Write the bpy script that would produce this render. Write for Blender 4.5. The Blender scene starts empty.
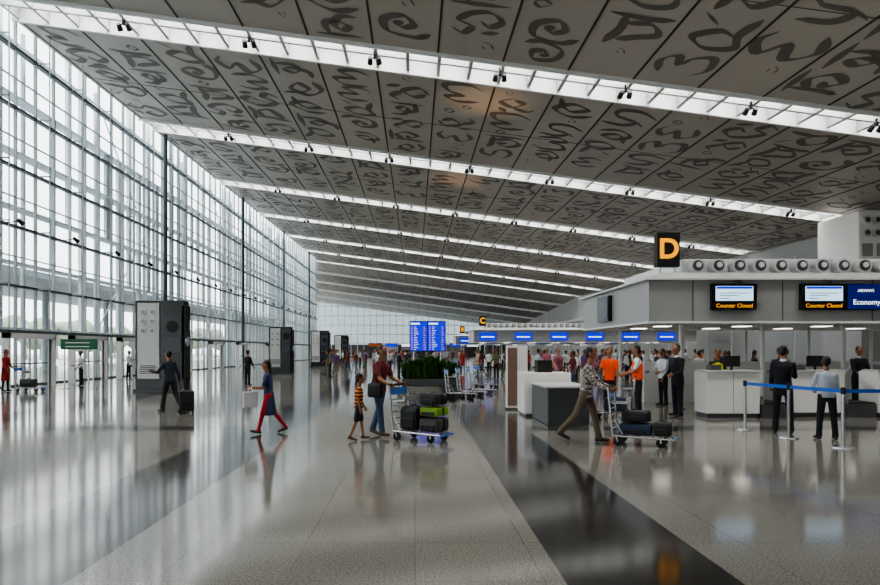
import bpy, bmesh, math, random
from mathutils import Vector, Matrix
from mathutils.bvhtree import BVHTree
random.seed(7)
scene = bpy.context.scene
COL = scene.collection
R = math.radians

# ------------------------------------------------------------------ materials
def srgb(r, g, b):
    f = lambda c: (c/255/12.92) if c/255 <= .04045 else ((c/255+.055)/1.055)**2.4
    return (f(r), f(g), f(b), 1)
MATS = {}
def mat(name, col, rough=.5, metal=0, emit=0, spec=.5, noise=0, nscale=20, coat=0):
    if name in MATS: return MATS[name]
    m = bpy.data.materials.new(name); m.use_nodes = True
    nt = m.node_tree; b = nt.nodes['Principled BSDF']
    c = srgb(*col)
    b.inputs['Base Color'].default_value = c
    b.inputs['Roughness'].default_value = rough
    b.inputs['Metallic'].default_value = metal
    b.inputs['Specular IOR Level'].default_value = spec
    b.inputs['Coat Weight'].default_value = coat
    if emit:
        b.inputs['Emission Color'].default_value = c
        b.inputs['Emission Strength'].default_value = emit
    if noise:
        tc = nt.nodes.new('ShaderNodeTexCoord'); n = nt.nodes.new('ShaderNodeTexNoise')
        n.inputs['Scale'].default_value = nscale; n.inputs['Detail'].default_value = 3
        mx = nt.nodes.new('ShaderNodeMix'); mx.data_type = 'RGBA'
        nt.links.new(tc.outputs['Object'], n.inputs['Vector'])
        nt.links.new(n.outputs['Fac'], mx.inputs[0])
        mx.inputs[6].default_value = tuple(max(0, x*(1-noise)) for x in c[:3])+(1,)
        mx.inputs[7].default_value = tuple(min(1, x*(1+noise)) for x in c[:3])+(1,)
        nt.links.new(mx.outputs[2], b.inputs['Base Color'])
    MATS[name] = m
    return m

def N(nt, t, **kw):
    n = nt.nodes.new(t)
    for k, v in kw.items(): setattr(n, k, v)
    return n
def mth(nt, op, a, b=None):
    n = nt.nodes.new('ShaderNodeMath'); n.operation = op
    for i, v in enumerate((a, b)):
        if v is None: continue
        if isinstance(v, (int, float)): n.inputs[i].default_value = v
        else: nt.links.new(v, n.inputs[i])
    return n.outputs[0]
def band(nt, x, a, b):
    return mth(nt, 'MULTIPLY', mth(nt, 'GREATER_THAN', x, a), mth(nt, 'LESS_THAN', x, b))

def floor_mat():
    m = bpy.data.materials.new('polished_granite'); m.use_nodes = True
    nt = m.node_tree; L = nt.links; b = nt.nodes['Principled BSDF']
    tc = N(nt, 'ShaderNodeTexCoord'); sp = N(nt, 'ShaderNodeSeparateXYZ')
    L.new(tc.outputs['Object'], sp.inputs[0]); X, Y = sp.outputs[0], sp.outputs[1]
    bands = None
    for a, c in ((1.04, 2.25), (18.5, 19.6)):
        s = band(nt, X, a, c); bands = s if bands is None else mth(nt, 'MAXIMUM', bands, s)
    ym = mth(nt, 'MODULO', mth(nt, 'ADD', Y, 30.2-12.9), 15.1)
    cb = mth(nt, 'MULTIPLY', band(nt, ym, 0, .75), mth(nt, 'MAXIMUM', mth(nt, 'GREATER_THAN', X, 1.04), mth(nt,'LESS_THAN', X, -2.4)))
    mid = mth(nt, 'MAXIMUM', band(nt, X, -3.65, -2.4), cb)
    mid = mth(nt, 'MAXIMUM', mid, band(nt, X, -10.2, -9.0))
    n1 = N(nt, 'ShaderNodeTexNoise'); n1.inputs['Scale'].default_value = 60; n1.inputs['Detail'].default_value = 4
    n1.inputs['Roughness'].default_value = .8
    L.new(tc.outputs['Object'], n1.inputs['Vector'])
    r1 = N(nt, 'ShaderNodeValToRGB'); L.new(n1.outputs['Fac'], r1.inputs[0])
    r1.color_ramp.elements[0].position = .36; r1.color_ramp.elements[0].color = srgb(82, 80, 75)
    r1.color_ramp.elements[1].position = .64; r1.color_ramp.elements[1].color = srgb(156, 153, 144)
    n2 = N(nt, 'ShaderNodeTexNoise'); n2.inputs['Scale'].default_value = .5
    L.new(tc.outputs['Object'], n2.inputs['Vector'])
    br = N(nt, 'ShaderNodeTexBrick'); br.offset = 0
    L.new(tc.outputs['Object'], br.inputs['Vector'])
    br.inputs['Scale'].default_value = 1; br.inputs['Brick Width'].default_value = .9; br.inputs['Row Height'].default_value = .9
    br.inputs['Mortar Size'].default_value = .004
    br.inputs['Color1'].default_value = (1, 1, 1, 1); br.inputs['Color2'].default_value = (.88, .88, .88, 1)
    br.inputs['Mortar'].default_value = (.6, .6, .6, 1)
    mu = N(nt, 'ShaderNodeMix', data_type='RGBA', blend_type='MULTIPLY'); mu.inputs[0].default_value = 1
    L.new(r1.outputs[0], mu.inputs[6]); L.new(br.outputs['Color'], mu.inputs[7])
    m1 = N(nt, 'ShaderNodeMix', data_type='RGBA'); L.new(mid, m1.inputs[0]); L.new(mu.outputs[2], m1.inputs[6])
    dk2 = N(nt, 'ShaderNodeMix', data_type='RGBA', blend_type='MULTIPLY'); dk2.inputs[0].default_value = 1
    L.new(mu.outputs[2], dk2.inputs[6]); dk2.inputs[7].default_value = (.27, .27, .27, 1)
    L.new(dk2.outputs[2], m1.inputs[7])
    m2 = N(nt, 'ShaderNodeMix', data_type='RGBA'); L.new(bands, m2.inputs[0]); L.new(m1.outputs[2], m2.inputs[6])
    dk3 = N(nt, 'ShaderNodeMix', data_type='RGBA', blend_type='MULTIPLY'); dk3.inputs[0].default_value = 1
    L.new(mu.outputs[2], dk3.inputs[6]); dk3.inputs[7].default_value = (.1, .1, .11, 1)
    L.new(dk3.outputs[2], m2.inputs[7])
    L.new(m2.outputs[2], b.inputs['Base Color'])
    mr = mth(nt, 'ADD', mth(nt, 'MULTIPLY', n2.outputs['Fac'], .06), .075)
    L.new(mr, b.inputs['Roughness'])
    b.inputs['Specular IOR Level'].default_value = .5
    return m

def glass_mat(name, tint=(.86, .92, .94), refl=.07):
    m = bpy.data.materials.new(name); m.use_nodes = True
    nt = m.node_tree; nt.nodes.remove(nt.nodes['Principled BSDF'])
    o = nt.nodes['Material Output']; t = N(nt, 'ShaderNodeBsdfTransparent'); g = N(nt, 'ShaderNodeBsdfGlossy')
    t.inputs[0].default_value = tint+(1,); g.inputs['Roughness'].default_value = .05
    mx = N(nt, 'ShaderNodeMixShader'); mx.inputs[0].default_value = refl
    nt.links.new(t.outputs[0], mx.inputs[1]); nt.links.new(g.outputs[0], mx.inputs[2]); nt.links.new(mx.outputs[0], o.inputs[0])
    return m

def pattern_mat(name, kind, c1, c2, scale):
    m = bpy.data.materials.new(name); m.use_nodes = True
    nt = m.node_tree; b = nt.nodes['Principled BSDF']; tc = N(nt, 'ShaderNodeTexCoord')
    b.inputs['Roughness'].default_value = .9
    if kind == 'stripe':
        t = N(nt, 'ShaderNodeTexWave'); t.bands_direction = 'Z'; t.inputs['Scale'].default_value = scale
        r = N(nt, 'ShaderNodeValToRGB'); r.color_ramp.interpolation = 'CONSTANT'
        r.color_ramp.elements[0].color = srgb(*c1); r.color_ramp.elements[1].position = .5; r.color_ramp.elements[1].color = srgb(*c2)
        nt.links.new(t.outputs['Fac'], r.inputs[0]); out = r.outputs[0]
    else:
        t = N(nt, 'ShaderNodeTexChecker'); t.inputs['Scale'].default_value = scale
        t.inputs['Color1'].default_value = srgb(*c1); t.inputs['Color2'].default_value = srgb(*c2); out = t.outputs[0]
    nt.links.new(tc.outputs['Object'], t.inputs['Vector']); nt.links.new(out, b.inputs['Base Color'])
    return m

# ------------------------------------------------------------------ mesh builder
class MB:
    def __init__(s): s.v = []; s.f = []; s.mi = []; s.mats = []; s.M = Matrix.Identity(4)
    def mid(s, m):
        if m not in s.mats: s.mats.append(m)
        return s.mats.index(m)
    def add(s, vs, fs, m):
        o = len(s.v); s.v += [tuple(s.M @ Vector(p)) for p in vs]
        i = s.mid(m)
        for f in fs: s.f.append(tuple(o+k for k in f)); s.mi.append(i)
    def box(s, x0, x1, y0, y1, z0, z1, m):
        s.hexa([(x0,y0,z0),(x1,y0,z0),(x1,y1,z0),(x0,y1,z0),(x0,y0,z1),(x1,y0,z1),(x1,y1,z1),(x0,y1,z1)], m)
    def hexa(s, p, m):
        s.add(p, [(0,3,2,1),(4,5,6,7),(0,1,5,4),(1,2,6,5),(2,3,7,6),(3,0,4,7)], m)
    def cbox(s, x0, x1, y0, y1, z0, z1, c, m):
        bm = bmesh.new(); bmesh.ops.create_cube(bm, size=1)
        for v in bm.verts: v.co = Vector(((x0+x1)/2+v.co.x*(x1-x0), (y0+y1)/2+v.co.y*(y1-y0), (z0+z1)/2+v.co.z*(z1-z0)))
        bmesh.ops.bevel(bm, geom=bm.edges[:], offset=c, segments=2, affect='EDGES', profile=.5)
        bm.verts.ensure_lookup_table()
        s.add([v.co[:] for v in bm.verts], [tuple(v.index for v in f.verts) for f in bm.faces], m); bm.free()
    def rod(s, p0, p1, r0, r1=None, m=None, seg=12, caps=0):
        r1 = r0 if r1 is None else r1
        p0 = Vector(p0); p1 = Vector(p1); d = (p1-p0)
        L = d.length
        if L < 1e-6: d = Vector((0,0,1))
        d.normalize()
        a = d.orthogonal().normalized(); b = d.cross(a)
        rings = []
        if caps:
            for k in range(caps):
                t = math.pi/2*(1-(k+.35)/(caps+.0)) if k==0 else math.pi/2*(1-k/caps)
                rings.append((p0-d*r0*math.sin(t), r0*math.cos(t)))
        n = max(1, int(L/.04)) if caps else 1
        for k in range(n+1): rings.append((p0+d*L*k/n, r0+(r1-r0)*k/n))
        if caps:
            for k in range(caps-1, -1, -1):
                t = math.pi/2*(1-(k+.35)/(caps+.0)) if k==0 else math.pi/2*(1-k/caps)
                rings.append((p1+d*r1*math.sin(t), r1*math.cos(t)))
        s.rings([[c+(a*math.cos(2*math.pi*j/seg)+b*math.sin(2*math.pi*j/seg))*r for j in range(seg)] for c, r in rings], m)
    def rings(s, rs, m):
        n = len(rs[0]); vs = [tuple(p) for r in rs for p in r]; fs = [tuple(range(n-1, -1, -1))]
        for k in range(len(rs)-1):
            for j in range(n):
                j2 = (j+1) % n; fs.append((k*n+j, k*n+j2, (k+1)*n+j2, (k+1)*n+j))
        fs.append(tuple((len(rs)-1)*n+j for j in range(n)))
        s.add(vs, fs, m)
    def ell(s, c, r, m, R3=None, seg=16, st=10):
        rs = []
        for k in range(st+1):
            t = -math.pi/2+math.pi*(k+(.25 if k==0 else (-.25 if k==st else 0)))/st
            ring = []
            for j in range(seg):
                p = Vector((r[0]*math.cos(t)*math.cos(2*math.pi*j/seg), r[1]*math.cos(t)*math.sin(2*math.pi*j/seg), r[2]*math.sin(t)))
                if R3: p = R3 @ p
                ring.append(Vector(c)+p)
            rs.append(ring)
        s.rings(rs, m)
    def mesh(s, name, smooth=False):
        me = bpy.data.meshes.new(name); me.from_pydata(s.v, [], s.f)
        for m in s.mats: me.materials.append(m)
        me.polygons.foreach_set('material_index', s.mi)
        if smooth: me.polygons.foreach_set('use_smooth', [True]*len(me.polygons))
        me.update(); return me
    def obj(s, name, loc=(0,0,0), rz=0, parent=None, smooth=False):
        o = bpy.data.objects.new(name, s.mesh(name, smooth)); COL.objects.link(o)
        o.location = loc; o.rotation_euler = (0, 0, R(rz)); o.parent = parent
        return o
def text(body, loc, size, m, rot=(90,0,0), parent=None, name='label', align='CENTER', bold=0):
    c = bpy.data.curves.new(name, 'FONT'); c.body = body; c.size = size; c.align_x = align; c.align_y = 'CENTER'
    c.extrude = .003; c.offset = bold; c.materials.append(m)
    o = bpy.data.objects.new(name, c); COL.objects.link(o); o.location = loc; o.rotation_euler = tuple(R(a) for a in rot); o.parent = parent
    return o

# ------------------------------------------------------------------ palette
M_ceil = mat('ceiling_panel', (176,169,160), .4, spec=.5, noise=.08, nscale=.5)
M_glyph = mat('ceiling_script', (104,98,91), .55)
M_seam = mat('ceiling_seam', (48,47,46), .6)
M_white = mat('white_painted_steel', (228,230,229), .4)
M_rib = mat('skylight_rib', (184,187,188), .5)
M_whitelam = mat('white_laminate', (238,236,232), .3)
M_grey = mat('grey_panel', (158,158,157), .35, noise=.04, nscale=3)
M_lgrey = mat('light_grey_panel', (208,209,208), .35)
M_dgrey = mat('dark_grey_panel', (74,76,79), .4)
M_black = mat('black_gloss', (14,15,17), .15)
M_blackm = mat('black_matte', (20,20,22), .6)
M_steel = mat('brushed_steel', (200,202,205), .25, metal=1)
M_trans = mat('blue_grey_transom', (58,70,78), .4)
M_mull = mat('pale_mullion', (175,184,188), .4)
M_fin = mat('facade_fin', (225,232,236), .5)
M_finb = mat('facade_shade_panel', (170,180,186), .5)
M_sky = mat('skylight_diffuser', (236,240,245), .6, emit=.7)
M_wall = mat('white_wall', (228,230,230), .6, noise=.03, nscale=.3)
M_wallr = mat('grey_wall', (165,166,165), .6, noise=.05, nscale=.3)
M_scrblue = mat('screen_blue', (12,30,170), .3, emit=1.4)
M_scrwhite = mat('screen_white', (190,225,245), .3, emit=1.1)
M_scrtxt = mat('screen_text', (235,240,250), .4, emit=1.1)
M_yel = mat('sign_yellow', (255,170,0), .4, emit=.85)
M_orange = mat('orange_sign', (225,110,30), .5)
M_blue = mat('blue_tape', (16,95,200), .5)
M_rubber = mat('rubber', (22,22,22), .8)
M_leaf = mat('foliage', (52,88,30), .7, noise=.5, nscale=8)
M_leaf2 = mat('foliage_outside', (150,160,142), .9, noise=.2, nscale=.6)
M_green = mat('green_sign', (30,105,75), .5)
M_road = mat('outside_paving', (190,188,184), .9, noise=.08, nscale=1)
M_glass = glass_mat('facade_glass', (.93,.97,.97), .05)
M_glassf = glass_mat('far_glass', (.42,.46,.47), .1)
M_floor = floor_mat()
M_scrdark = mat('screen_dark', (40,48,58), .2, emit=.1)
M_scrnavy = mat('screen_navy', (10,18,100), .3, emit=.5)
M_under = mat('downlight_panel', (255,248,235), .5, emit=5)  # glowing squares added under the canopies to brighten the counters

# ------------------------------------------------------------------ room shell
XL, XR, YB, YF = -17.5, 30.0, -12.0, 196.0
def roof(x, y):
    return 16 + .02*(min(y, 120)-27) - max(0, y-120)*.045 - .135*(x+17.5)
b = MB(); b.box(-36, XR+.3, YB, YF+.3, -.3, 0, M_floor); b.obj('floor')
b = MB(); b.box(-140, -36, -60, 260, -.32, -.02, M_road); b.box(-36, XL-.25, -60, YB, -.32, -.02, M_road); b.obj('ground_outside')

STR = [26.0+15.1*k for k in range(-3, 12)]
GAP = 2.3
def xl_at(y): return XL if y < 116 else -34.0
ceil = MB()
def slab(mb, x0, x1, y0, y1, dz0, dz1, m):
    mb.hexa([(x0,y0,roof(x0,y0)+dz0),(x1,y0,roof(x1,y0)+dz0),(x1,y1,roof(x1,y1)+dz0),(x0,y1,roof(x0,y1)+dz0),
             (x0,y0,roof(x0,y0)+dz1),(x1,y0,roof(x1,y0)+dz1),(x1,y1,roof(x1,y1)+dz1),(x0,y1,roof(x0,y1)+dz1)], m)
bays = []
y = YB
for s in STR+[None]:
    if s is None: y1 = YF
    else:
        if s+GAP < YB: continue
        y1 = s
    if y1 > YF: y1 = YF
    if y1 > y+.2: bays.append((y, y1))
    if s is None or s+GAP >= YF: break
    y = s+GAP
for (a, c) in bays:
    slab(ceil, xl_at(a+3), XR, a, c, 0, .35, M_ceil)
ceiling = ceil.obj('ceiling')
sm = MB(); x = .92-2.6*14
while x < XR:
    for (a, c) in bays:
        if x > xl_at(a+3)+.2: slab(sm, x-.04, x+.04, a, c, -.02, 0.0, M_seam)
    x += 2.6
for (a, c) in bays:
    mid = (a+c)/2
    slab(sm, xl_at(a+3), XR, mid-.012, mid+.012, -.012, 0, M_seam)
sm.obj('ceiling_seams', parent=ceiling)

G = [
 [[(.1,.85),(.45,1),(.8,.8),(.45,.55),(.9,.35),(.6,.02),(.1,.15)]],
 [[(.5,.55),(.62,.48),(.5,.35),(.32,.5),(.5,.78),(.85,.6),(.8,.15),(.3,0),(0,.2)]],
 [[(0,.95),(.4,.9),(1,.98)],[(.75,.98),(.72,.5),(.85,0)],[(.72,.7),(.3,.75),(.1,.45),(.4,.3),(.68,.15)]],
 [[(.1,.95),(.6,.9),(.7,.6),(.2,.5),(.1,.2),(.5,.05),(1,.25)],[(.7,.55),(1,.75)]],
 [[(.1,1),(.2,.5),(.1,.1),(.5,0),(.8,.3),(.5,.55),(.2,.4)],[(.6,.7),(.9,1)]],
 [[(.9,.9),(.4,1),(.15,.75),(.5,.6),(.2,.45),(.1,.1),(.6,0),(.95,.25)]],
 [[(0,.6),(.3,.9),(.6,.6),(.3,.35),(.1,.6)],[(.6,.6),(.8,.2),(.6,0)],[(.7,.9),(1,.7)]],
 [[(0,.95),(1,.92)],[(.3,.93),(.25,.5),(.5,.3),(.75,.5),(.6,.7),(.45,.5),(.6,.1),(.95,.05)]],
 [[(.05,.2),(.5,.05),(.9,.4),(.6,.75),(.25,.55),(.5,.35),(.75,.55),(.9,1)]],
 [[(.45,.2),(.15,.6),(.4,.95),(.75,.7),(.45,.2)]],
 [[(.2,.1),(.6,.3),(.8,.8)],[(.2,.5),(.4,.9)]],
 [[(0,.97),(1,.95)],[(.8,.95),(.78,.4),(.85,0)],[(.78,.6),(.4,.8),(.1,.5),(.35,.2),(.6,.4),(.4,.5)]],
 [[(0,.8),(.25,1),(.4,.7),(.15,.5),(.35,.2),(.7,.1),(.95,.4),(.75,.65),(.55,.45)],[(.6,.95),(.95,.85)]],
]
def cr(pts, n=8):
    P = [Vector(p) for p in pts]; P = [P[0]*2-P[1]]+P+[P[-1]*2-P[-2]]; out = []
    for i in range(1, len(P)-2):
        for k in range(n):
            t = k/n; a, b_, c, d = P[i-1], P[i], P[i+1], P[i+2]
            out.append(.5*((2*b_)+(c-a)*t+(2*a-5*b_+4*c-d)*t*t+(-a+3*b_-3*c+d)*t**3))
    out.append(P[-2]); return out
gl = MB(); gi = gl.mid(M_glyph)
rg = random.Random(3)
def glyph(cx, cy, size, rot, g):
    for st in g:
        pts = cr(st, 7 if cy < 60 else 4); n = len(pts)
        o = len(gl.v)
        for i, p in enumerate(pts):
            d = (pts[min(i+1, n-1)]-pts[max(i-1, 0)])
            if d.length < 1e-6: d = Vector((1,0))
            d.normalize(); ang = math.atan2(d.y, d.x)
            w = .024+.072*abs(math.sin(ang-.7)); w *= min(1, .2+min(i, n-1-i)*.3)
            nrm = Vector((-d.y, d.x))
            for sgn in (1, -1):
                q = (p-Vector((.5,.5)))+nrm*w*sgn
                xx = (q.x*math.cos(rot)-q.y*math.sin(rot))*size+cx; yy = (q.x*math.sin(rot)+q.y*math.cos(rot))*size+cy
                gl.v.append((xx, yy, roof(xx, yy)-.015))
        for i in range(n-1):
            gl.f.append((o+2*i, o+2*i+1, o+2*i+3, o+2*i+2)); gl.mi.append(gi)
for (a, c) in bays:
    if a > 150 or c < 2: continue
    x = .92-2.6*14+1.3
    while x < XR-.5:
        if x > xl_at(a+3)+1:
            yy = a+.2+rg.random()*.8
            while yy < c-1.3:
                big = rg.random() < .75
                s_ = rg.uniform(1.8, 2.25) if big else rg.uniform(.5, .8)
                if yy+s_ > c-.1: break
                dx = rg.uniform(-.1, .1) if big else rg.uniform(-.6, .6)
                glyph(x+dx, yy+s_/2, s_, rg.choice([0, 1.57, 3.14, 3.3, .3]), rg.choice(G[:9]+G[11:]) if big else rg.choice(G[9:11]))
                yy += s_+rg.uniform(.05, .55 if big else .3)
        x += 2.6
gl.obj('ceiling_script', parent=ceiling)

for i, s in enumerate(STR):
    if s < -5 or s+GAP > YF: continue
    x0 = xl_at(s+3)
    t = MB()
    for yy, w in ((s-.02, .14), (s+GAP-.12, .14)):
        slab(t, x0, XR, yy, yy+w, -.14, 1.9, M_white)
    xx = x0+.3
    while xx < XR:
        if s < 80:
            slab(t, xx-.07, xx+.07, s, s+GAP, -.02, .75, M_rib); xx += 1.3
        else:
            slab(t, xx-.09, xx+.09, s, s+GAP, -.02, .75, M_rib); xx += 2.6
    slab(t, x0, XR, s+.95, s+1.1, .0, .45, M_white)
    slab(t, x0, XR, s, s+GAP, 1.82, 1.9, M_sky)
    t.obj('skylight', smooth=False)
    if s < 130:
        xm = (x0+XR)/2
        l = bpy.data.lights.new('luminaire', 'AREA'); l.shape = 'RECTANGLE'; l.size = (XR-x0-1); l.size_y = 1.6; l.energy = 2300; l.spread = R(118); l.color = (1, .965, .92)  # fill light added in each roof strip to brighten the hall, no fixture
        lo = bpy.data.objects.new('ceiling_luminaire', l); COL.objects.link(lo); lo.location = (xm, s+GAP/2, roof(xm, s+GAP/2)+.78); lo.rotation_euler = (0, math.atan(.135), 0)
    if s < 110:
        q = MB(); xx = .92-2.6*7
        while xx < XR-1:
            if xx > x0+.5:
                z = roof(xx, s+.9)-.18
                q.box(xx-.04, xx+.04, s+.86, s+1.02, z, z+.3, M_blackm)
                for sx in (-.17, .17):
                    q.rod((xx+sx, s+.85, z-.0), (xx+sx*1.15, s+1.08, z-.16), .09, .115, M_blackm, 10)
                    q.rod((xx+sx*1.15, s+1.08, z-.16), (xx+sx*1.16, s+1.09, z-.175), .08, .08, M_scrtxt, 10)
                q.box(xx-.25, xx+.25, s+.92, s+.96, z, z+.04, M_blackm)
            xx += 5.2
        q.obj('ceiling_spotlight_row', parent=ceiling)

# walls
b = MB(); b.box(XR, XR+.3, YB, YF, 0, 14, M_wallr)
for k in range(40):
    y0 = YB+2+k*5.1
    b.box(XR-.06, XR, y0, y0+.12, 0, 9, M_lgrey)
    b.box(XR-.04, XR, y0+.4, y0+4.8, 4.6, 6.2, M_dgrey if k % 3 == 1 else M_wall)
b.box(XR-.5, XR, YB, YF, 6.9, 7.3, M_lgrey)
b.obj('wall_right')
b = MB()
for k in range(33): b.box(-33+k*1.95, -32.86+k*1.95, YF-.1, YF+.1, 0, 16, M_white)
for z in (0, 3.4, 6.2, 9, 11.8, 14.6): b.box(-34, XR, YF-.1, YF+.1, z, z+.2, M_white)
b.box(-34, XR, YF+.1, YF+.2, 0, 3.2, M_dgrey)
b.obj('wall_far')
b = MB(); b.box(-34, XR, YF+.12, YF+.14, 3.2, 21, M_glassf); b.obj('window_far')  # glazing added so the sky brightens the far end wall
b = MB(); b.box(XL, XR, YB-.3, YB, 0, 21, M_wall); b.obj('wall_back')
b = MB(); b.box(-34, XL-.3, 115.7, 116, 0, 21, M_wall); b.obj('wall_step')
b = MB()
for k in range(28): b.box(-34.2, -34, 117+k*2.9, 117.2+k*2.9, 0, 18, M_mull)
for z in (0, 3, 6, 9, 12, 15, 18): b.box(-34.2, -34, 116, YF, z, z+.15, M_mull)
b.obj('wall_side_far')

fr = MB()
TR = [4.4, 7.0, 9.6, 12.2, 14.8]
for z in TR: fr.box(XL-.12, XL+.1, YB, 116, z-.055, z+.055, M_trans)
for z in (5.7, 8.3, 10.9, 13.5): fr.box(XL-.06, XL+.04, YB, 116, z-.02, z+.02, M_mull)
fr.box(XL-.1, XL+.1, YB, 116, 2.34, 2.48, M_trans)
fr.box(XL-.1, XL+.1, YB, 116, 0, .08, M_trans)
y = YB; k = 0
while y <= 116:
    top = roof(XL, y)+.3
    fr.box(XL-.09, XL+.05, y-.035, y+.035, 0, top, M_mull)
    if k % 2 == 0:
        fr.box(XL+.62, XL+.66, y-.02, y+.02, 2.5, top-.3, M_mull)
        for z in TR: fr.box(XL+.1, XL+.66, y-.02, y+.02, z-.03, z+.03, M_mull)
    y += 1.5; k += 1
for y in (3.8, 44.4, 64.4, 84.6, 104.8):
    fr.rod((XL+.45, y, 0), (XL+.45, y, roof(XL+.45, y)), .14, .14, M_trans, 12)
fr.obj('wall_left')
for i, (a, c) in enumerate(((YB, 20), (20, 52), (52, 84), (84, 116))):
    g = MB(); za, zc = roof(XL, a)+.3, roof(XL, c)+.3
    g.add([(XL-.14, a, .08), (XL-.14, c, .08), (XL-.14, c, zc), (XL-.14, a, za)], [(0,1,2,3)], M_glass)
    g.obj('window_%d' % (i+1))
o = MB(); y = YB; rf = random.Random(12)
while y < 116:
    if rf.random() < .78:
        w = rf.uniform(.25, .6); z0 = rf.choice([2.6, 2.6, 5.7, 8.3]); z1 = rf.choice([17.5, 17.5, 13.5])
        o.box(-18.9, -18.72, y+.75-w/2, y+.75+w/2, z0, z1, M_fin if rf.random() < .65 else M_finb)
    y += 1.5
for z in (2.6, 5.7, 8.3, 10.9, 13.5, 16): o.box(-19.3, -18.65, YB, 116, z-.04, z+.04, M_fin)
y = YB; k = 0
while y < 116:
    o.rod((-19.9, y, 0), (-19.9, y, 17.6), .12, .12, M_finb, 8)
    if k % 3 == 1:
        o.rod((-19.9, y, 2.6), (-19.9, y+7.5, 10.1), .05, .05, M_finb, 6); o.rod((-19.9, y+7.5, 10.1), (-19.9, y, 17.5), .05, .05, M_finb, 6)
    y += 7.5; k += 1
o.obj('facade_outer_frame')
o = MB(); o.box(-35, -24, YB, 150, 6.2, 6.6, M_finb)
y = YB+3
while y < 150: o.rod((-29, y, 0), (-29, y, 6.2), .25, .25, M_finb, 10); y += 10
o.obj('kerbside_canopy')
q = MB(); y = 14
while y < 112:
    q.rod((XL+.2, y, 7.0), (XL+.75, y, 7.05), .02, .02, M_blackm, 6)
    q.rod((XL+.75, y-.12, 7.1), (XL+.85, y+.12, 6.95), .08, .1, M_blackm, 10)
    y += 4.5
q.obj('facade_spotlight_row')
d = 0
for y0 in (26, 31, 36, 44, 52, 60, 72):
    d += 1
    q = MB(); x = XL+.95
    q.box(x, x+.3, y0, y0+.14, 0, 2.3, M_white); q.box(x, x+.3, y0+3.28, y0+3.42, 0, 2.3, M_white)
    q.box(x, x+.3, y0, y0+3.42, 2.08, 2.3, M_white); q.box(x+.1, x+.16, y0+1.66, y0+1.74, 0, 2.12, M_white)
    q.box(x+.1, x+.14, y0+.14, y0+.22, 0, 2.12, M_dgrey); q.box(x+.1, x+.14, y0+3.2, y0+3.28, 0, 2.12, M_dgrey)
    q.box(x+.12, x+.16, y0+.2, y0+3.2, 1.0, 1.06, M_steel)
    q.obj('door_%d' % d)
q = MB(); rt = random.Random(5)
for k in range(70):
    y = -20+k*4+rt.uniform(-1, 1); x = -62+rt.uniform(-5, 5); h = rt.uniform(4, 7.5)
    q.rod((x, y, 0), (x, y, h*.6), .25, .15, M_road, 6)
    for j in range(4): q.ell((x+rt.uniform(-1.5,1.5), y+rt.uniform(-1.5,1.5), h*.6+rt.uniform(0, h*.3)), (2.2, 2.2, 1.7), M_leaf2, seg=8, st=6)
q.obj('tree_row_outside', smooth=True)

def tower(loc, w, dpt, h):
    q = MB()
    q.cbox(-w/2, w/2, 0, dpt, 0, h, .03, M_black)
    q.box(-w/2+.12, -w/2+w*.5, -.06, -.0, .5, h-.1, M_lgrey)
    cx = -w/2+.1+w*.22
    for k in range(3):
        for sx in (-.18, .18):
            z = h-.45-k*.36
            q.rod((cx+sx, -.10, z), (cx+sx, -.06, z), .13, .13, M_white, 16); q.rod((cx+sx, -.11, z), (cx+sx, -.10, z), .085, .085, M_grey, 16)
    for k in range(5): q.box(cx-.3, cx+.3, -.07, -.06, .7+k*.07, .73+k*.07, M_dgrey)
    q.box(w*.08, w*.44, -.02, 0, 1.45, 2.95, M_dgrey); q.box(w*.1, w*.42, -.03, -.02, 1.5, 2.1, M_scrdark)
    q.rod((w*.26, -.05, 2.5), (w*.26, -.02, 2.5), .22, .22, M_blackm, 16)
    q.box(w/2-.1, w/2+.05, .0, dpt, .1, h-.2, M_blackm)
    q.box(-w/2-.04, w/2+.06, -.1, dpt+.04, 0, .1, M_dgrey)
    q.rod((w/2+.05, dpt*.3, h*.55), (w/2+.08, dpt*.3, h*.55), .2, .2, M_steel, 16)
    q.obj('air_conditioning_tower', loc)
tower((-9.78, 24.9, 0), 1.9, .5, 3.5)
tower((-8.7, 42, 0), 1.5, .5, 3.1)
tower((-8.8, 60, 0), 1.7, .8, 3.4)
tower((-9.0, 79, 0), 1.7, .8, 3.4)

q = MB(); q.box(-.75, .75, -.04, .04, 1.62, 2.05, M_green)
for sx in (-.6, .6): q.rod((sx, 0, 0), (sx, 0, 2.05), .03, .03, M_steel); q.rod((sx,0,0),(sx,0,.02),.18,.18,M_steel,16)
for k in range(2): q.box(-.55, .45, -.05, -.04, 1.72+k*.16, 1.76+k*.16, M_white)
q.obj('entrance_sign', (-13.9, 26.9, 0))

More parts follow.
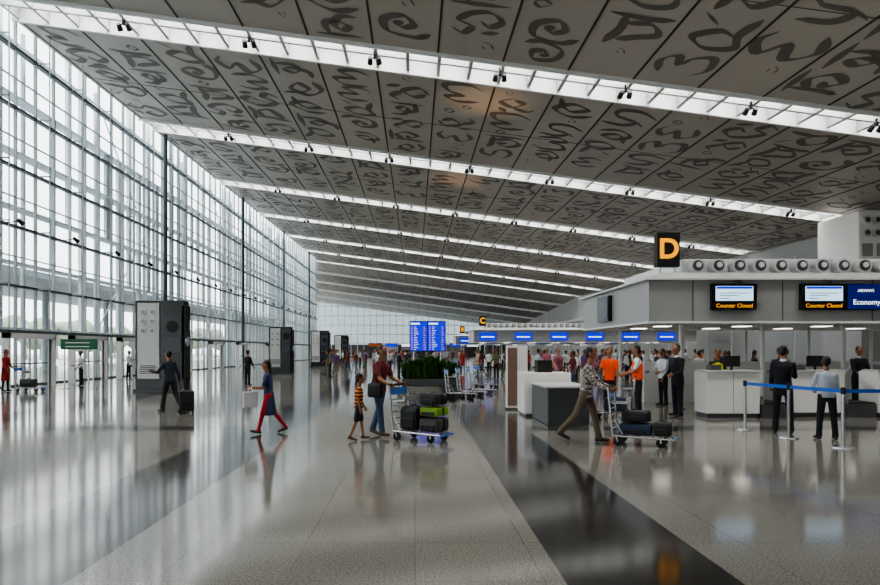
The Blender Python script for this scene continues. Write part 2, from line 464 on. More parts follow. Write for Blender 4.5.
# ------------------------------------------------------------------ check-in islands
def island(x0, x1, y0, y1, letter, near):
    q = MB()
    z0, z1 = 2.3, 3.43
    q.box(x0, x1, y0, y1, z0, z0+.05, M_white)
    q.box(x0+.03, x1, y0+.03, y1-.03, z0+.05, z1, M_grey)
    for xx in ([x0+1.18+2.35*k for k in range(20)] if near else []):
        if xx < x1: q.box(xx-.012, xx+.012, y0+.022, y0+.03, z0+.06, z1, M_dgrey)
    a = .12
    q.rings([[(x0-a,y0-a,z1),(x1+a,y0-a,z1),(x1+a,y1+a,z1),(x0-a,y1+a,z1)],
             [(x0-a,y0-a,z1+.05),(x1+a,y0-a,z1+.05),(x1+a,y1+a,z1+.05),(x0-a,y1+a,z1+.05)],
             [(x0+.5,y0+.4,z1+.24),(x1-.5,y0+.4,z1+.24),(x1-.5,y1-.4,z1+.24),(x0+.5,y1-.4,z1+.24)]], M_white)
    bx0 = x0+1.2
    q.cbox(bx0, x1-.8, y0+.75, y1-.9, z1+.2, z1+.66, .05, M_white)
    xx = bx0+.3
    while xx < x1-1:
        q.rod((xx, y0+.45, z1+.44), (xx, y0+.75, z1+.44), .19, .19, M_lgrey, 20)
        q.rod((xx, y0+.44, z1+.44), (xx, y0+.45, z1+.44), .145, .145, M_dgrey, 18)
        q.rod((xx+.02, y0+.41, z1+.46), (xx+.02, y0+.445, z1+.46), .07, .08, M_white, 10)
        xx += .56
    xx = x0+1.1
    while xx < x1:
        for yy in (y0+.6, y1-.8):
            q.rod((xx, yy, 0), (xx, yy, z0), .055, .055, M_lgrey, 12); q.rod((xx, yy, 0), (xx, yy, .03), .12, .12, M_steel, 12)
        xx += 2.2
    xx = x0+1
    while xx < x1-1:
        q.box(xx, xx+.4, y0+2, y0+2.4, z0-.012, z0, M_under); q.box(xx, xx+.4, y0+4, y0+4.4, z0-.012, z0, M_under); xx += 2.35
    isl = q.obj('check_in_canopy')
    k = 0; xx = x0+1.62 if near else x0+.5
    while xx < x1-1.4:
        s = MB()
        if near:
            w = 1.17
            s.box(xx, xx+w, y0-.1, y0+.02, 2.64, 3.33, M_black)
            if k in (0, 1):
                s.box(xx+.1, xx+w-.1, y0-.11, y0-.1, 2.88, 3.26, M_scrwhite); s.box(xx+.12, xx+w-.12, y0-.115, y0-.11, 3.19, 3.25, M_scrblue)
                for r in range(3): s.box(xx+.2, xx+.2+.25*(r+1), y0-.115, y0-.11, 2.93+r*.07, 2.95+r*.07, M_green)
            else:
                s.box(xx+.02, xx+w-.02, y0-.11, y0-.1, 2.66, 3.31, M_scrnavy)
            s.obj('counter_screen', parent=isl)
            if k in (0, 1): text('Counter Closed', (xx+w/2, y0-.105, 2.75), .145, M_yel, parent=isl)
            else:
                text('Economy', (xx+w/2-.08, y0-.115, 2.84), .19, M_scrtxt, parent=isl); text('AIRWAYS', (xx+w/2-.1, y0-.115, 3.14), .1, M_scrtxt, parent=isl)
            if k != 2: text('D%02d' % (9+k), (xx+w/2+.15, y0+.0, 3.385), .12, M_black, parent=isl)
            xx += (2.33 if k == 0 else 1.18 if k == 1 else 2.33)
        else:
            s.box(xx, xx+1.6, y0-.08, y0+.02, 2.5, 3.2, M_scrblue); s.box(xx+.2, xx+1.4, y0-.09, y0-.08, 2.76, 2.86, M_scrtxt)
            s.obj('counter_screen', parent=isl); xx += 3.3
        k += 1
    if near:
        s = MB(); yy = y0+3.2
        s.box(x0-.1, x0+.03, yy, yy+1.2, 2.5, 3.3, M_black); s.box(x0-.11, x0-.1, yy+.06, yy+1.14, 2.56, 3.24, M_scrdark)
        s.obj('side_screen', parent=isl)
    s = MB(); sx = x0+.75 if near else x0+.9
    s.cbox(sx-.31, sx+.31, y0+.55, y0+.8, 3.85, 4.78, .02, M_blackm)
    for dx in (-.2, .2): s.rod((sx+dx, y0+.67, 3.5), (sx+dx, y0+.67, 3.87), .03, .03, M_steel)
    s.obj('letter_sign_box', parent=isl)
    text(letter, (sx, y0+.53, 4.31), .74, M_yel, parent=isl, name='letter', bold=.02)
    return isl
island(6.1, 20.0, 17.0, 23.6, 'D', True)
island(5.4, 26.0, 60.0, 66.0, 'C', False)
island(5.4, 28.0, 86.0, 92.0, 'B', False)

def counter(x, y, w=1.25, sc=True):
    q = MB()
    q.cbox(0, w, 0, .7, .1, 1.08, .015, M_whitelam)
    q.box(.04, w-.04, .04, .66, 0, .1, M_dgrey)
    q.box(-.03, w+.03, -.05, .55, 1.08, 1.12, M_lgrey)
    q.box(w*.5-.004, w*.5+.004, -.004, 0, .12, 1.06, M_dgrey)
    if sc:
        q.rod((w*.6, .35, 1.12), (w*.6, .35, 1.22), .03, .03, M_blackm); q.box(w*.6-.2, w*.6+.2, .33, .37, 1.2, 1.46, M_blackm)
        q.box(w*.15, w*.35, .2, .45, 1.12, 1.24, M_dgrey)
    q.box(w+.04, w+.75, .0, 1.6, 0, .32, M_dgrey); q.box(w+.06, w+.73, .02, 1.58, .32, .35, M_rubber)
    q.box(w+.04, w+.09, 0, 1.6, .32, .5, M_steel)
    q.obj('check_in_counter', (x, y, 0))
counter(6.87, 15.3)
for k in range(4): counter(9.0+2.05*k, 15.5)
for k in range(8): counter(6.3+2.2*k, 59.0, sc=False)
q = MB(); q.box(7.0, 19.5, 19.9, 20.0, 0, 1.25, M_lgrey); q.box(7, 19.5, 20.0, 21.1, 0, .45, M_dgrey); q.box(7, 19.5, 20.05, 21.05, .45, .48, M_rubber)
q.obj('baggage_conveyor')
q = MB(); q.cbox(2.62, 3.75, 15.6, 16.6, .06, 1.05, .02, M_whitelam); q.box(2.66, 3.7, 15.64, 16.56, 0, .06, M_dgrey)
q.cbox(2.8, 3.68, 13.7, 15.55, .0, .80, .02, M_dgrey); q.box(2.75, 3.73, 13.66, 15.56, .8, .84, M_lgrey)
q.box(3.0, 3.35, 15.9, 16.3, 1.05, 1.35, M_blackm)
q.obj('service_desk')
q = MB(); q.cbox(-.28, .28, -.12, .12, 0, 1.72, .02, M_whitelam); q.box(-.26, .0, -.13, -.12, .1, 1.66, mat('brown_panel', (130,104,90), .5)); q.box(-.32,.32,-.16,.16,0,.05,M_dgrey)
q.obj('information_totem', (2.75, 17.6, 0))

q = MB(); q.cbox(26.1, 29.4, 38, 41.5, 0, 6.9, .03, M_grey); q.cbox(25.8, 29.45, 37.8, 41.7, 6.9, 9.75, .08, M_whitelam)
for r in range(2):
    for k in range(6):
        q.rod((26.2+k*.6, 37.6, 8.4+r*.75), (26.2+k*.6, 37.8, 8.4+r*.75), .25, .25, M_lgrey, 16)
        q.rod((26.2+k*.6, 37.59, 8.4+r*.75), (26.2+k*.6, 37.6, 8.4+r*.75), .15, .15, M_dgrey, 16)
for k in range(4): q.box(26.0+k*.85, 26.6+k*.85, 37.76, 37.8, 7.05, 7.8, M_grey)
q.obj('air_nozzle_tower')

# ------------------------------------------------------------------ flight information board
q = MB()
q.box(-.92, .92, -.06, .12, 1.52, 3.08, M_black)
for sx in (-1, 1):
    x0 = -.9 if sx < 0 else .02
    q.box(x0, x0+.88, -.075, -.06, 1.56, 3.04, M_scrblue)
    q.box(x0+.03, x0+.5, -.08, -.075, 2.9, 2.98, M_scrtxt)
    for r in range(14):
        z = 1.62+r*.088
        rr = random.Random(r*7+sx)
        q.box(x0+.05, x0+.13, -.08, -.075, z, z+.022, M_yel)
        q.box(x0+.2, x0+.2+rr.uniform(.08,.26), -.08, -.075, z, z+.016, M_scrtxt); q.box(x0+.68, x0+.68+rr.uniform(.06,.14), -.08, -.075, z, z+.016, M_yel)
for sx in (-.7, .7): q.rod((sx, .03, 0), (sx, .03, 1.55), .05, .05, M_steel)
q.box(-.9, .9, -.2, .3, 0, .06, M_dgrey)
q.obj('flight_information_board', (.65, 33.2, 0))
q = MB(); q.cbox(-1.3, 1.3, -.5, .5, 0, .3, .03, M_dgrey); q.box(-1.22, 1.22, -.42, .42, .3, .33, M_blackm)
rp = random.Random(9)
for k in range(1200):
    bx, by = rp.uniform(-1.22, 1.22), rp.uniform(-.42, .42); an = rp.uniform(0, 6.28); l = rp.uniform(.35, 1.3)*(1.25-.35*abs(bx)); out = rp.uniform(.1, .5)
    dx, dy = math.cos(an), math.sin(an); w = rp.uniform(.03, .07)
    pts = [(bx, by, .3), (bx+dx*out*.35, by+dy*out*.35, .3+l*.6), (bx+dx*out, by+dy*out, .3+l*.72)]
    q.add([(pts[0][0]-dy*w*.4, pts[0][1]+dx*w*.4, pts[0][2]), (pts[0][0]+dy*w*.4, pts[0][1]-dx*w*.4, pts[0][2]),
           (pts[1][0]+dy*w, pts[1][1]-dx*w, pts[1][2]), (pts[1][0]-dy*w, pts[1][1]+dx*w, pts[1][2]), pts[2]], [(0,1,2,3),(3,2,4)], M_leaf)
q.obj('planter_with_plants', (.7, 29.5, 0))

# ------------------------------------------------------------------ stanchions + tape
P = [(6.6, 13.0), (6.78, 11.8), (6.98, 10.6), (9.7, 10.6)]
for i, (x, y) in enumerate(P):
    q = MB(); q.rod((0,0,.0), (0,0,.025), .17, .16, M_steel, 24); q.rod((0,0,.02), (0,0,.93), .028, .028, M_steel, 14)
    q.rod((0,0,.88), (0,0,.99), .036, .036, M_blackm, 14); q.obj('queue_stanchion', (x, y, 0))
q = MB()
for a, c in zip(P[:-1], P[1:]):
    dx, dy = c[0]-a[0], c[1]-a[1]; L = math.hypot(dx, dy); ux, uy = dx/L*.037, dy/L*.037; nx, ny = -dy/L*.002, dx/L*.002
    A = (a[0]+ux, a[1]+uy); C = (c[0]-ux, c[1]-uy)
    q.hexa([(A[0]-nx,A[1]-ny,.9),(C[0]-nx,C[1]-ny,.9),(C[0]+nx,C[1]+ny,.9),(A[0]+nx,A[1]+ny,.9),(A[0]-nx,A[1]-ny,.96),(C[0]-nx,C[1]-ny,.96),(C[0]+nx,C[1]+ny,.96),(A[0]+nx,A[1]+ny,.96)], M_blue)
q.obj('queue_barrier_tape')

# ------------------------------------------------------------------ trolleys & luggage
M_trblue = mat('trolley_blue_panel', (60,115,190), .4)
def trolley_mesh():
    q = MB()
    for sy in (-.27, .27):
        q.rod((0, sy, .17), (.95, sy*.75, .14), .018, .018, M_steel, 8)
        q.rod((0, sy, .17), (-.08, sy, .98), .018, .018, M_steel, 8)
        q.rod((.02, sy, .45), (.16, sy, .2), .012, .012, M_steel, 8)
        q.rod((.08, sy, .075), (.08, sy+.03, .075), .075, .075, M_rubber, 14); q.rod((.08, sy, .075), (.05, sy, .17), .014, .014, M_steel, 6)
        q.rod((.75, sy*.8, .075), (.75, sy*.8+.03, .075), .075, .075, M_rubber, 14); q.rod((.75, sy*.8, .075), (.75, sy*.8, .15), .014, .014, M_steel, 6)
    q.rod((-.08, -.28, .98), (-.08, .28, .98), .022, .022, M_blackm, 10)
    q.rod((.95, -.2, .14), (.95, .2, .14), .022, .022, M_trblue, 8)
    for k in range(7): q.rod((.1+k*.13, -.25+.01*k, .17), (.1+k*.13, .25-.01*k, .17), .01, .01, M_steel, 6)
    for k in range(5): q.rod((-.012-k*.011, -.27, .28+k*.11), (-.012-k*.011, .27, .28+k*.11), .008, .008, M_steel, 6)
    q.box(-.075, -.055, -.24, .24, .8, .93, M_trblue)
    q.box(-.02, .22, -.24, .24, .70, .715, M_steel); q.box(.21, .225, -.24, .24, .70, .80, M_steel)
    return q.mesh('luggage_trolley')
TM = trolley_mesh()
def place(me, name, loc, rz):
    o = bpy.data.objects.new(name, me); COL.objects.link(o); o.location = loc; o.rotation_euler = (0, 0, R(rz)); return o
def suitcase(name, loc, rz, s, m, wheels=False, soft=False):
    q = MB(); x, y, z = s; w = .05 if wheels else 0
    q.cbox(-x/2, x/2, -y/2, y/2, w, z+w, min(s)*(.22 if soft else .12), m)
    q.cbox(-x*.36, x*.36, -y/2-.025, -y/2+.02, w+z*.12, w+z*.5, .01, M_blackm)
    q.cbox(-x/2-.008, x/2+.008, -y*.06, y*.06, w+z*.05, w+z*.95, .004, M_rubber)
    q.rod((-x*.15, 0, z+w-.01), (-x*.13, 0, z+w+.02), .008, .008, M_rubber, 6); q.rod((x*.15, 0, z+w-.01), (x*.13, 0, z+w+.02), .008, .008, M_rubber, 6)
    q.rod((-x*.14, 0, z+w+.02), (x*.14, 0, z+w+.02), .01, .01, M_rubber, 6)
    if wheels:
        for sx in (-1, 1):
            for sy in (-1, 1): q.rod((sx*x*.4, sy*y*.3-.012, .03), (sx*x*.4, sy*y*.3+.012, .03), .03, .03, M_rubber, 10); q.box(sx*x*.4-.012, sx*x*.4+.012, sy*y*.3-.01, sy*y*.3+.01, .03, w+.03, M_rubber)
        for sx in (-.09, .09): q.rod((sx, y*.35, z+w-.02), (sx, y*.35, z+w+.3), .008, .008, M_steel, 6)
        q.rod((-.1, y*.35, z+w+.3), (.1, y*.35, z+w+.3), .014, .014, M_rubber, 8)
    return q.obj(name, loc, rz)
L_blk = mat('luggage_black', (34,35,40), .6, noise=.2, nscale=30); L_grn = mat('luggage_green', (120,160,36), .6); L_nvy = mat('luggage_navy', (42,54,82), .6); L_mar = mat('luggage_grey', (70,68,66), .6)
def on(T, rz, u, v, z):
    a = R(rz); return (T[0]+u*math.cos(a)-v*math.sin(a), T[1]+u*math.sin(a)+v*math.cos(a), z)

T1 = (-.24, 11.72); A1 = -34; place(TM, 'luggage_trolley', (T1[0], T1[1], 0), A1)
suitcase('suitcase', on(T1, A1, .27, 0, .185), A1, (.38, .42, .42), L_blk, soft=True)
suitcase('suitcase', on(T1, A1, .69, 0, .185), A1, (.40, .4, .24), L_mar, soft=True)
suitcase('duffel_bag', on(T1, A1, .70, 0, .46), A1, (.36, .42, .15), L_grn, soft=True)
suitcase('duffel_bag', on(T1, A1, .68, 0, .645), A1, (.36, .4, .2), L_blk, soft=True)
T2 = (3.42, 11.1); A2 = -26; place(TM, 'luggage_trolley', (T2[0], T2[1], 0), A2)
suitcase('suitcase', on(T2, A2, .34, 0, .185), A2, (.5, .42, .18), L_nvy)
suitcase('suitcase', on(T2, A2, .76, 0, .185), A2, (.27, .36, .22), L_blk, soft=True)
suitcase('duffel_bag', on(T2, A2, .34, 0, .40), A2, (.44, .36, .18), L_blk, soft=True)
for k in range(3): place(TM, 'luggage_trolley', (1.1+.45*k, 21.6+1.1*k, 0), 8)
place(TM, 'luggage_trolley', (2.6, 27.0, 0), 20); place(TM, 'luggage_trolley', (-15.2, 25.0, 0), 0)
place(TM, 'luggage_trolley', (5.0, 15.0, 0), 160)
suitcase('suitcase', on((5.0, 15.0), 160, .34, 0, .185), 160, (.5, .4, .3), L_nvy)
suitcase('suitcase', (-14.86, 25.0, .185), 0, (.5, .4, .3), L_mar)
suitcase('rolling_suitcase', (-5.78, 16.45, 0), 20, (.36, .24, .52), L_blk, wheels=True)

# ------------------------------------------------------------------ people
SK = mat('skin_brown', (150,98,70), .55); SK2 = mat('skin_tan', (172,124,94), .55)
HAIR = mat('hair_black', (18,16,16), .5); EYE = mat('eye_dark', (12,8,6), .2); EYEW = mat('eye_white', (220,215,205), .3); LIP = mat('lips', (110,60,52), .5)
SHOE = mat('shoe_black', (22,21,20), .4); SHOEB = mat('shoe_brown', (84,56,38), .5)
def cloth(n, c): return mat('cloth_'+n, c, .9, noise=.12, nscale=14)

def body_mesh(name, H=1.72, pose=None, c=None, vox=.014, head=1.0):
    p = dict(L=(0, 3), Rr=(0, 3), lean=2, LA=(3, 8, 12), RA=(3, 8, 12), yaw=0, nod=0); p.update(pose or {})
    k = dict(top=cloth('white', (214,216,220)), legs=cloth('black', (30,30,34)), shoe=SHOE, skin=SK, hair=HAIR, sleeve='long', hem=-.07, fem=False, kurta=False, shorts=False, vest=None, collar=None, tie=None)
    k.update(c or {})
    skin, top, legs = k['skin'], k['top'], k['legs']
    s = MB(); raw = MB()
    le = R(p['lean']); hy, hn = R(p['yaw']), R(p['nod'])
    wid = .92 if k['fem'] else 1.0
    legpts = []
    for sg, key in ((1, 'L'), (-1, 'Rr')):
        a, kb = p[key][0], p[key][1]; spread = p[key][2] if len(p[key]) > 2 else 1.5
        a = R(a); kb = R(kb); sp = R(spread)*sg
        hip = Vector((0, sg*.088, 0)); d1 = Vector((math.sin(a), math.sin(sp), -math.cos(a))).normalized(); d2 = Vector((math.sin(a-kb), math.sin(sp)*.6, -math.cos(a-kb))).normalized()
        kn = hip+d1*.43; an = kn+d2*.41
        fp = max(-.25, min(1.0, (kb-a)*.8-(.1 if kb > .3 else 0))) if kb-a > .15 else (-.2 if a > .3 else 0)
        heel = an+Vector((-.035*math.cos(fp), 0, -.045)); toe = heel+Vector((math.cos(fp)*.2, sg*.02, -math.sin(fp)*.2))
        legpts.append((hip, kn, an, heel, toe, sg))
    low = min(min(h.z-.042, t.z-.032) for (_, _, _, h, t, _) in legpts)
    up = Vector((0, 0, -low)); PZ = -low
    for (hip, kn, an, heel, toe, sg) in legpts:
        hip, kn, an, heel, toe = (v+up for v in (hip, kn, an, heel, toe))
        if k['shorts']:
            kk = hip.lerp(kn, .85)
            s.rod(hip, kk, .092, .08, legs, 14, 3); s.rod(kk, kn, .055, .05, skin, 12, 3); s.rod(kn, an, .052, .034, skin, 12, 3)
        else:
            r = (.09, .068, .066, .056) if not k['fem'] else (.09, .06, .056, .04)
            s.rod(hip, kn, r[0], r[1], legs, 14, 3); s.rod(kn, an, r[2], r[3], legs, 14, 3)
            s.rod(an+(kn-an)*.1, an, r[3]+.006, r[3]+.008, legs, 14, 2)
        s.rod(an, heel+Vector((0,0,.005)), .036, .036, k['shoe'], 10, 3)
        s.rod(heel, toe, .042, .032, k['shoe'], 12, 3)
    def T(v):
        v = Vector(v); return Vector((v.x*math.cos(le)+v.z*math.sin(le), v.y, -v.x*math.sin(le)+v.z*math.cos(le)+PZ))
    def trunk(secs, m):
        dense = []
        for i in range(len(secs)-1):
            for q in range(3):
                t = q/3; dense.append(tuple(secs[i][j]*(1-t)+secs[i+1][j]*t for j in range(3)))
        dense.append(secs[-1])
        s.rings([[T((rx*math.cos(2*math.pi*j/22), ry*math.sin(2*math.pi*j/22), z)) for j in range(22)] for (z, rx, ry) in dense], m)
    w = wid
    trunk([(-.12,.075,.10),(-.06,.11,.155*w),(.02,.112,.16),(.1,.1,.14)], legs)
    hem = k['hem']
    if k['kurta']:
        trunk([(-.46,.15,.2),(-.3,.14,.19),(-.12,.13,.178),(.0,.122,.168),(.14,.1,.135),(.3,.118,.155*w),(.41,.11,.168*w),(.47,.085,.14*w),(.515,.055,.07)], top)
    else:
        trunk([(hem,.122,.166),(hem+.03,.124,.17),(.02,.12,.165),(.16,.112,.15*w),(.32,.124,.172*w),(.42,.112,.182*w),(.475,.085,.15*w),(.52,.055,.07)], top)
    if k['vest']:
        trunk([(-.02,.132,.176),(.16,.124,.162),(.32,.134,.18),(.42,.12,.165),(.465,.09,.12)], k['vest'])
    s.rod(T((.0,0,.48)), T((.012,0,.6)), .056, .052, skin, 14, 3)
    if k['collar']: s.rod(T((.0,0,.5)), T((.005,0,.535)), .066, .062, k['collar'], 14, 2)
    if k['tie']: s.rod(T((.105,0,.47)), T((.128,0,.33)), .012, .02, k['tie'], 8, 2)
    hc = T((.018,0,.60)); hs = head
    RH = Matrix.Rotation(hy, 3, 'Z') @ Matrix.Rotation(le*.3+hn, 3, 'Y')
    def Hd(v): return hc + RH @ (Vector(v)*hs)
    def he(mb, cc, r, m, **kw): mb.ell(Hd(cc), tuple(x*hs for x in r), m, R3=RH, **kw)
    he(s, (0,0,.125), (.092,.076,.11), skin); he(s, (.03,0,.062), (.058,.052,.058), skin)
    s.rod(Hd((.086,0,.13)), Hd((.102,0,.105)), .011*hs, .016*hs, skin, 8, 2)
    for sg in (1, -1):
        he(s, (-.005, sg*.078, .115), (.02,.012,.032), skin, seg=8, st=6)
        he(raw, (.081, sg*.031, .135), (.009,.013,.008), EYEW, seg=8, st=6); he(raw, (.086, sg*.031, .135), (.006,.007,.007), EYE, seg=8, st=6)
        he(raw, (.082, sg*.031, .155), (.008,.018,.004), k['hair'], seg=8, st=6)
    he(raw, (.086, 0, .072), (.007,.022,.006), LIP, seg=8, st=6)
    he(s, (-.02,0,.15), (.09,.084,.098), k['hair']); he(s, (-.045,0,.11), (.06,.076,.08), k['hair'])
    if k['fem']:
        he(s, (-.085,0,.10), (.045,.05,.05), k['hair']); s.rod(Hd((-.08,0,.08)), T((-.10,0,.30)), .035, .02, k['hair'], 10, 3)
    hands = []
    for sg, key in ((1, 'LA'), (-1, 'RA')):
        a, o, e = p[key][:3]; inw = p[key][3] if len(p[key]) > 3 else 0
        a, o, e, inw = R(a)+le, R(o), R(e), R(inw)
        sh = T((0, sg*.172*w, .445))
        d1 = Vector((math.sin(a)*math.cos(o), sg*math.sin(o), -math.cos(a)*math.cos(o))).normalized()
        d2 = Vector((math.sin(a+e)*math.cos(inw), sg*(math.sin(o)*.5-math.sin(inw)), -math.cos(a+e)*math.cos(inw))).normalized()
        el = sh+d1*.285; wr = el+d2*.245
        if k['sleeve'] == 'long':
            s.rod(sh, el, .06, .047, top, 14, 3); s.rod(el, el.lerp(wr, .93), .046, .036, top, 14, 3); s.rod(el.lerp(wr, .8), wr, .03, .027, skin, 10, 3)
        else:
            s.rod(sh, el, .05, .038, skin, 12, 3); s.rod(sh, sh.lerp(el, .68), .061, .056, top, 14, 3); s.rod(el, wr, .04, .027, skin, 12, 3)
        pn = d2.cross(Vector((0,1,0)))
        if pn.length < .1: pn = Vector((1,0,0))
        pn.normalize()
        pe = wr+d2*.085
        acr = pn; cur = Vector((0, -sg, 0)); cur = (cur-d2*cur.dot(d2)).normalized()
        for t in (-.018, 0, .018): s.rod(wr+acr*t*.6, pe+acr*t, .02, .017, skin, 10, 3)
        for q, (t, ln) in enumerate(((-.03, .062), (-.01, .074), (.01, .08), (.03, .072))):
            b0 = pe+acr*t-d2*.01; b1 = b0+(d2*.8+cur*.45).normalized()*ln*.5; b2 = b1+(d2*.35+cur*.95).normalized()*ln*.5
            raw.rod(b0, b1, .0095, .0085, skin, 7, 2); raw.rod(b1, b2, .0085, .007, skin, 7, 2)
        tb = wr+d2*.03+acr*.02; t1 = tb+(acr*.8+d2*.6+cur*.4).normalized()*.04; t2 = t1+(d2*.8+cur*.6).normalized()*.03
        raw.rod(tb, t1, .012, .01, skin, 7, 2); raw.rod(t1, t2, .01, .008, skin, 7, 2)
        hands.append(pe)
    src = s.mesh('tmp'); ob = bpy.data.objects.new('tmp', src); COL.objects.link(ob)
    md = ob.modifiers.new('r', 'REMESH'); md.mode = 'VOXEL'; md.voxel_size = vox
    m2 = ob.modifiers.new('s', 'SMOOTH'); m2.iterations = 2; m2.factor = .4
    dg = bpy.context.evaluated_depsgraph_get(); ev = ob.evaluated_get(dg)
    em = ev.to_mesh(); vs = [tuple(v.co) for v in em.vertices]; fs = [tuple(q.vertices) for q in em.polygons]
    bvh = BVHTree.FromPolygons([Vector(v) for v in s.v], s.f)
    out = MB(); out.mats = list(s.mats); out.v = vs; out.f = fs
    for f in fs:
        cc = Vector((0,0,0))
        for i in f: cc += Vector(vs[i])
        r = bvh.find_nearest(cc/len(f)); out.mi.append(s.mi[r[2]] if r[2] is not None else 0)
    ev.to_mesh_clear(); bpy.data.objects.remove(ob)
    o = len(out.v); out.v += raw.v
    for f, i in zip(raw.f, raw.mi): out.f.append(tuple(o+q for q in f)); out.mi.append(out.mid(raw.mats[i]))
    zt = max(v[2] for v in out.v); sc = H/zt
    out.v = [(v[0]*sc, v[1]*sc, v[2]*sc) for v in out.v]
    return out.mesh(name, True), [h*sc for h in hands], sc
def person(name, loc, face, **kw):
    me, hands, sc = body_mesh(name, **kw)
    o = place(me, name, (loc[0], loc[1], 0), face)
    return o, hands

person('traveler_with_suitcase', (-6.33, 16.8), 150, H=1.6, pose=dict(L=(16, 8), Rr=(-15, 18), lean=6, LA=(20, 25, 75), RA=(-22, 16, 8)),
       c=dict(top=cloth('navy', (38,44,58)), legs=cloth('charcoal', (34,34,38))))
w2, h2 = person('woman_walking', (-2.8, 12.45), 192, H=1.42, pose=dict(L=(19, 6), Rr=(-18, 18), lean=4, LA=(18, 8, 70, 10), RA=(-10, 10, 20)),
       c=dict(top=cloth('teal', (44,60,92)), legs=cloth('red', (180,34,50)), fem=True, kurta=True, sleeve='short', shoe=SHOEB))
q = MB(); q.cbox(-.15, .15, -.03, .03, -.32, -.02, .02, cloth('white', (214,216,220)))
for sx in (-.05, .05): q.rod((sx, 0, -.03), (sx*.3, 0, .06), .008, .008, M_whitelam, 6)
a_ = R(192); hl = h2[0]
q.obj('shopping_bag', (-2.8+hl.x*math.cos(a_)-hl.y*math.sin(a_)+.05, 12.45+hl.x*math.sin(a_)+hl.y*math.cos(a_)-.03, hl.z-.05), 40)
person('child_walking', (-1.0, 11.5), 10, H=1.2, head=1.28, pose=dict(L=(12, 5), Rr=(-10, 12), LA=(10, 8, 15), RA=(-10, 8, 20)),
       c=dict(top=pattern_mat('cloth_striped', 'stripe', (216,118,40), (36,34,44), 5), legs=cloth('dark_shorts', (34,36,46)), shorts=True, sleeve='short', shoe=SHOEB))
person('man_pushing_trolley', (-.66, 12.0), A1, H=1.7, pose=dict(L=(-11, 12), Rr=(13, 6), lean=5, LA=(22, 6, 38), RA=(22, 6, 38)),
       c=dict(top=cloth('maroon', (108,40,42)), legs=cloth('denim', (72,88,118)), sleeve='short', shoe=SHOEB))
q = MB(); q.cbox(-.15, .15, -.06, .06, -.24, .02, .04, L_blk)
q.rod((-.1, .02, 0), (.02, .12, .50), .012, .012, M_rubber, 6)
q.obj('shoulder_bag', (-.72, 11.74, .98), A1)
person('man_with_luggage_trolley', (2.98, 11.31), A2, H=1.66, pose=dict(L=(17, 6), Rr=(-22, 20), lean=6, LA=(22, 6, 38), RA=(22, 6, 38)),
       c=dict(top=pattern_mat('cloth_checked', 'check', (186,176,168), (94,84,86), 22), legs=cloth('brown', (104,92,78)), shoe=SHOE))
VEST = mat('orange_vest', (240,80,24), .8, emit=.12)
person('porter', (5.45, 15.9), 170, H=1.72, pose=dict(LA=(20,8,50), RA=(20,8,50)), c=dict(top=cloth('white', (214,216,220)), vest=VEST, legs=cloth('charcoal', (34,34,38)), sleeve='short'))
person('porter', (5.15, 17.2), 250, H=1.68, pose=dict(LA=(10,8,30), RA=(30,8,70)), c=dict(top=VEST, legs=cloth('charcoal', (34,34,38)), sleeve='short'))
SUIT = cloth('suit_black', (26,28,36)); WS = cloth('white', (214,216,220))
person('man_in_suit', (6.3, 15.6), 200, H=1.76, pose=dict(L=(3,3,4), Rr=(-3,3,4), LA=(10,8,60,10), RA=(5,8,40)), c=dict(top=SUIT, legs=SUIT, collar=WS, tie=cloth('navy', (38,44,58)), hem=-.16))
person('man_in_suit', (7.05, 12.45), 62, H=1.7, pose=dict(L=(4,3,4), Rr=(-4,3,4), LA=(14,6,30), RA=(30,8,62,10), nod=6, yaw=-25), c=dict(top=SUIT, legs=SUIT, collar=WS, hem=-.16))
person('man_in_pale_shirt', (7.35, 11.6), 80, H=1.5, pose=dict(L=(2,2,5), Rr=(-2,2,5), LA=(12,14,55,30), RA=(12,14,55,30)), c=dict(top=cloth('pale_blue', (178,186,198)), legs=SUIT, hem=-.03))
YV = mat('yellow_vest', (215,210,40), .8)
for i, (x, y, f, cc) in enumerate([(8.0, 17.2, 250, dict(top=cloth('charcoal',(34,34,38)), vest=YV)), (7.1, 18.6, 200, dict(top=WS)), (9.7, 17.3, 270, dict(top=cloth('navy',(38,44,58)))),
        (11.8, 17.3, 265, dict(top=SUIT, collar=WS)), (13.8, 17.4, 280, dict(top=cloth('navy',(38,44,58)), fem=True)), (10.8, 18.9, 180, dict(top=cloth('pale_blue',(178,186,198)))), (12.8, 18.7, 90, dict(top=WS))]):
    person('check_in_agent', (x, y), f, H=1.62+.03*(i % 4), vox=.02, pose=dict(LA=(20,8,50), RA=(25,8,45)), c=cc)

tops = [('white',(214,216,220)), ('navy',(38,44,58)), ('red_shirt',(160,40,40)), ('pale_blue',(178,186,198)), ('olive',(88,92,66)), ('maroon',(96,38,40)), ('black',(30,30,34)), ('purple',(92,60,110)), ('beige',(178,160,130)), ('pink',(190,110,130))]
legsl = [('charcoal',(34,34,38)), ('denim',(62,76,104)), ('black',(30,30,34)), ('brown',(88,78,66))]
TPL = []
for i in range(12):
    t = tops[i % 10]; l = legsl[i % 4]; fem = i % 3 == 2
    if i % 2: ps = dict(L=(16, 7), Rr=(-15, 18), LA=(-14, 8, 15), RA=(18, 8, 30), lean=4)
    else: ps = dict(L=(2, 2, 4), Rr=(-2, 2, 4), LA=(8, 8, 25+i*4), RA=(12, 8, 20))
    me, _, _ = body_mesh('traveler', H=1.58+.03*(i % 5), pose=ps, c=dict(top=cloth(*t), legs=cloth(*l), fem=fem, kurta=fem and i % 2 == 0, sleeve='short' if i % 2 else 'long', skin=SK if i % 3 else SK2), vox=.026)
    TPL.append(me)
rc = random.Random(21); placed = []
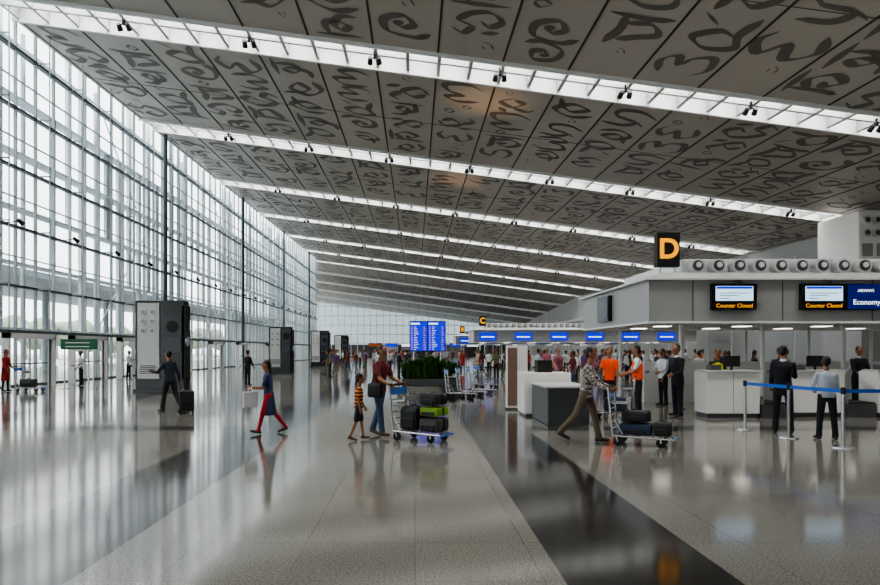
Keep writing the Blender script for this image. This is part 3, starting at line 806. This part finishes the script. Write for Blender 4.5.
blocked = [(-10.8,-7.6,24,27),(-10,-7.5,41,44),(-10,-7.5,59,62),(-10.2,-7.6,78,81),(-1.2,2.5,24,34.2),(.5,3.7,20.5,29),(6,30,14.5,24.2),(25,30,37,42),(5,30,58,67),(5,30,85,93)]
def ok(x, y):
    return all(not (a-.4 < x < b_+.4 and c-.4 < y < d+.4) for a, b_, c, d in blocked) and all((x-p[0])**2+(y-p[1])**2 > .55 for p in placed)
def crowd(n, xr, yr):
    t = 0
    while n > 0 and t < 3000:
        t += 1; y = rc.uniform(*yr); x = rc.uniform(*xr)
        if not ok(x, y): continue
        placed.append((x, y)); n -= 1
        place(rc.choice(TPL), 'traveler', (x, y, 0), rc.uniform(0, 360))
crowd(30, (-6.5, -.5), (36, 75)); crowd(26, (-9, 5.5), (60, 110)); crowd(38, (3.6, 15), (25, 45)); crowd(34, (3.5, 20), (42, 57))
crowd(12, (-14, -6.5), (34, 90)); crowd(24, (-12, 16), (110, 160))
for x, y, f in [(-15.75, 25.0, 0), (-14.9, 29.0, 200), (-13.0, 31.5, 90), (-7.6, 29.5, 60), (-15.2, 34.5, 0)]:
    if all((x-p[0])**2+(y-p[1])**2 > .3 for p in placed): place(rc.choice(TPL), 'traveler', (x, y, 0), f)

q = MB()
for k in range(7):
    x0 = -12+k*4.2
    q.box(x0, x0+3.4, 168, 171, 0, 3.4, [M_dgrey, M_lgrey, M_grey][k % 3]); q.box(x0+.2, x0+3.2, 167.9, 168, 2.5, 3.2, [M_orange, M_scrblue, M_scrtxt, M_yel][k % 4])
q.obj('shop_row')

# ------------------------------------------------------------------ light
wld = bpy.data.worlds.new('overcast_sky'); scene.world = wld; wld.use_nodes = True
nt = wld.node_tree; bg = nt.nodes['Background']
tc = N(nt, 'ShaderNodeTexCoord'); sp = N(nt, 'ShaderNodeSeparateXYZ'); nt.links.new(tc.outputs['Generated'], sp.inputs[0])
rp_ = N(nt, 'ShaderNodeValToRGB'); nt.links.new(sp.outputs[2], rp_.inputs[0])
rp_.color_ramp.elements[0].position = .0; rp_.color_ramp.elements[0].color = (.88, .905, .91, 1)
rp_.color_ramp.elements[1].position = .5; rp_.color_ramp.elements[1].color = (.96, .975, 1.0, 1)
nt.links.new(rp_.outputs[0], bg.inputs[0]); bg.inputs[1].default_value = 3.7
def spot(loc, rot, e, col, size=60):
    l = bpy.data.lights.new('uplight', 'SPOT'); l.energy = e; l.color = col; l.spot_size = R(size); l.spot_blend = 1; l.shadow_soft_size = .15
    o = bpy.data.objects.new('uplight', l); COL.objects.link(o); o.location = loc; o.rotation_euler = tuple(R(a) for a in rot)
spot((3.5, 30.5, 4.0), (180, 0, 0), 1200, (1, .6, .3), 30)
spot((3.0, 46, 4.0), (180, 0, 0), 1200, (1, .6, .3), 30)

# ------------------------------------------------------------------ camera
F = 650.0
cam = bpy.data.cameras.new('camera'); co = bpy.data.objects.new('camera', cam); COL.objects.link(co)
co.location = (0, 0, 1.6); co.rotation_euler = (R(90), 0, 0)
cam.sensor_width = 36; cam.lens = F/880*36; cam.shift_x = (440-415)/880; cam.shift_y = (350-292.5)/880
cam.clip_end = 600; cam.clip_start = .05
scene.camera = co
scene.view_settings.view_transform = 'AgX'
try: scene.view_settings.look = 'AgX - Medium High Contrast'
except Exception: pass
scene.view_settings.exposure = 0.15
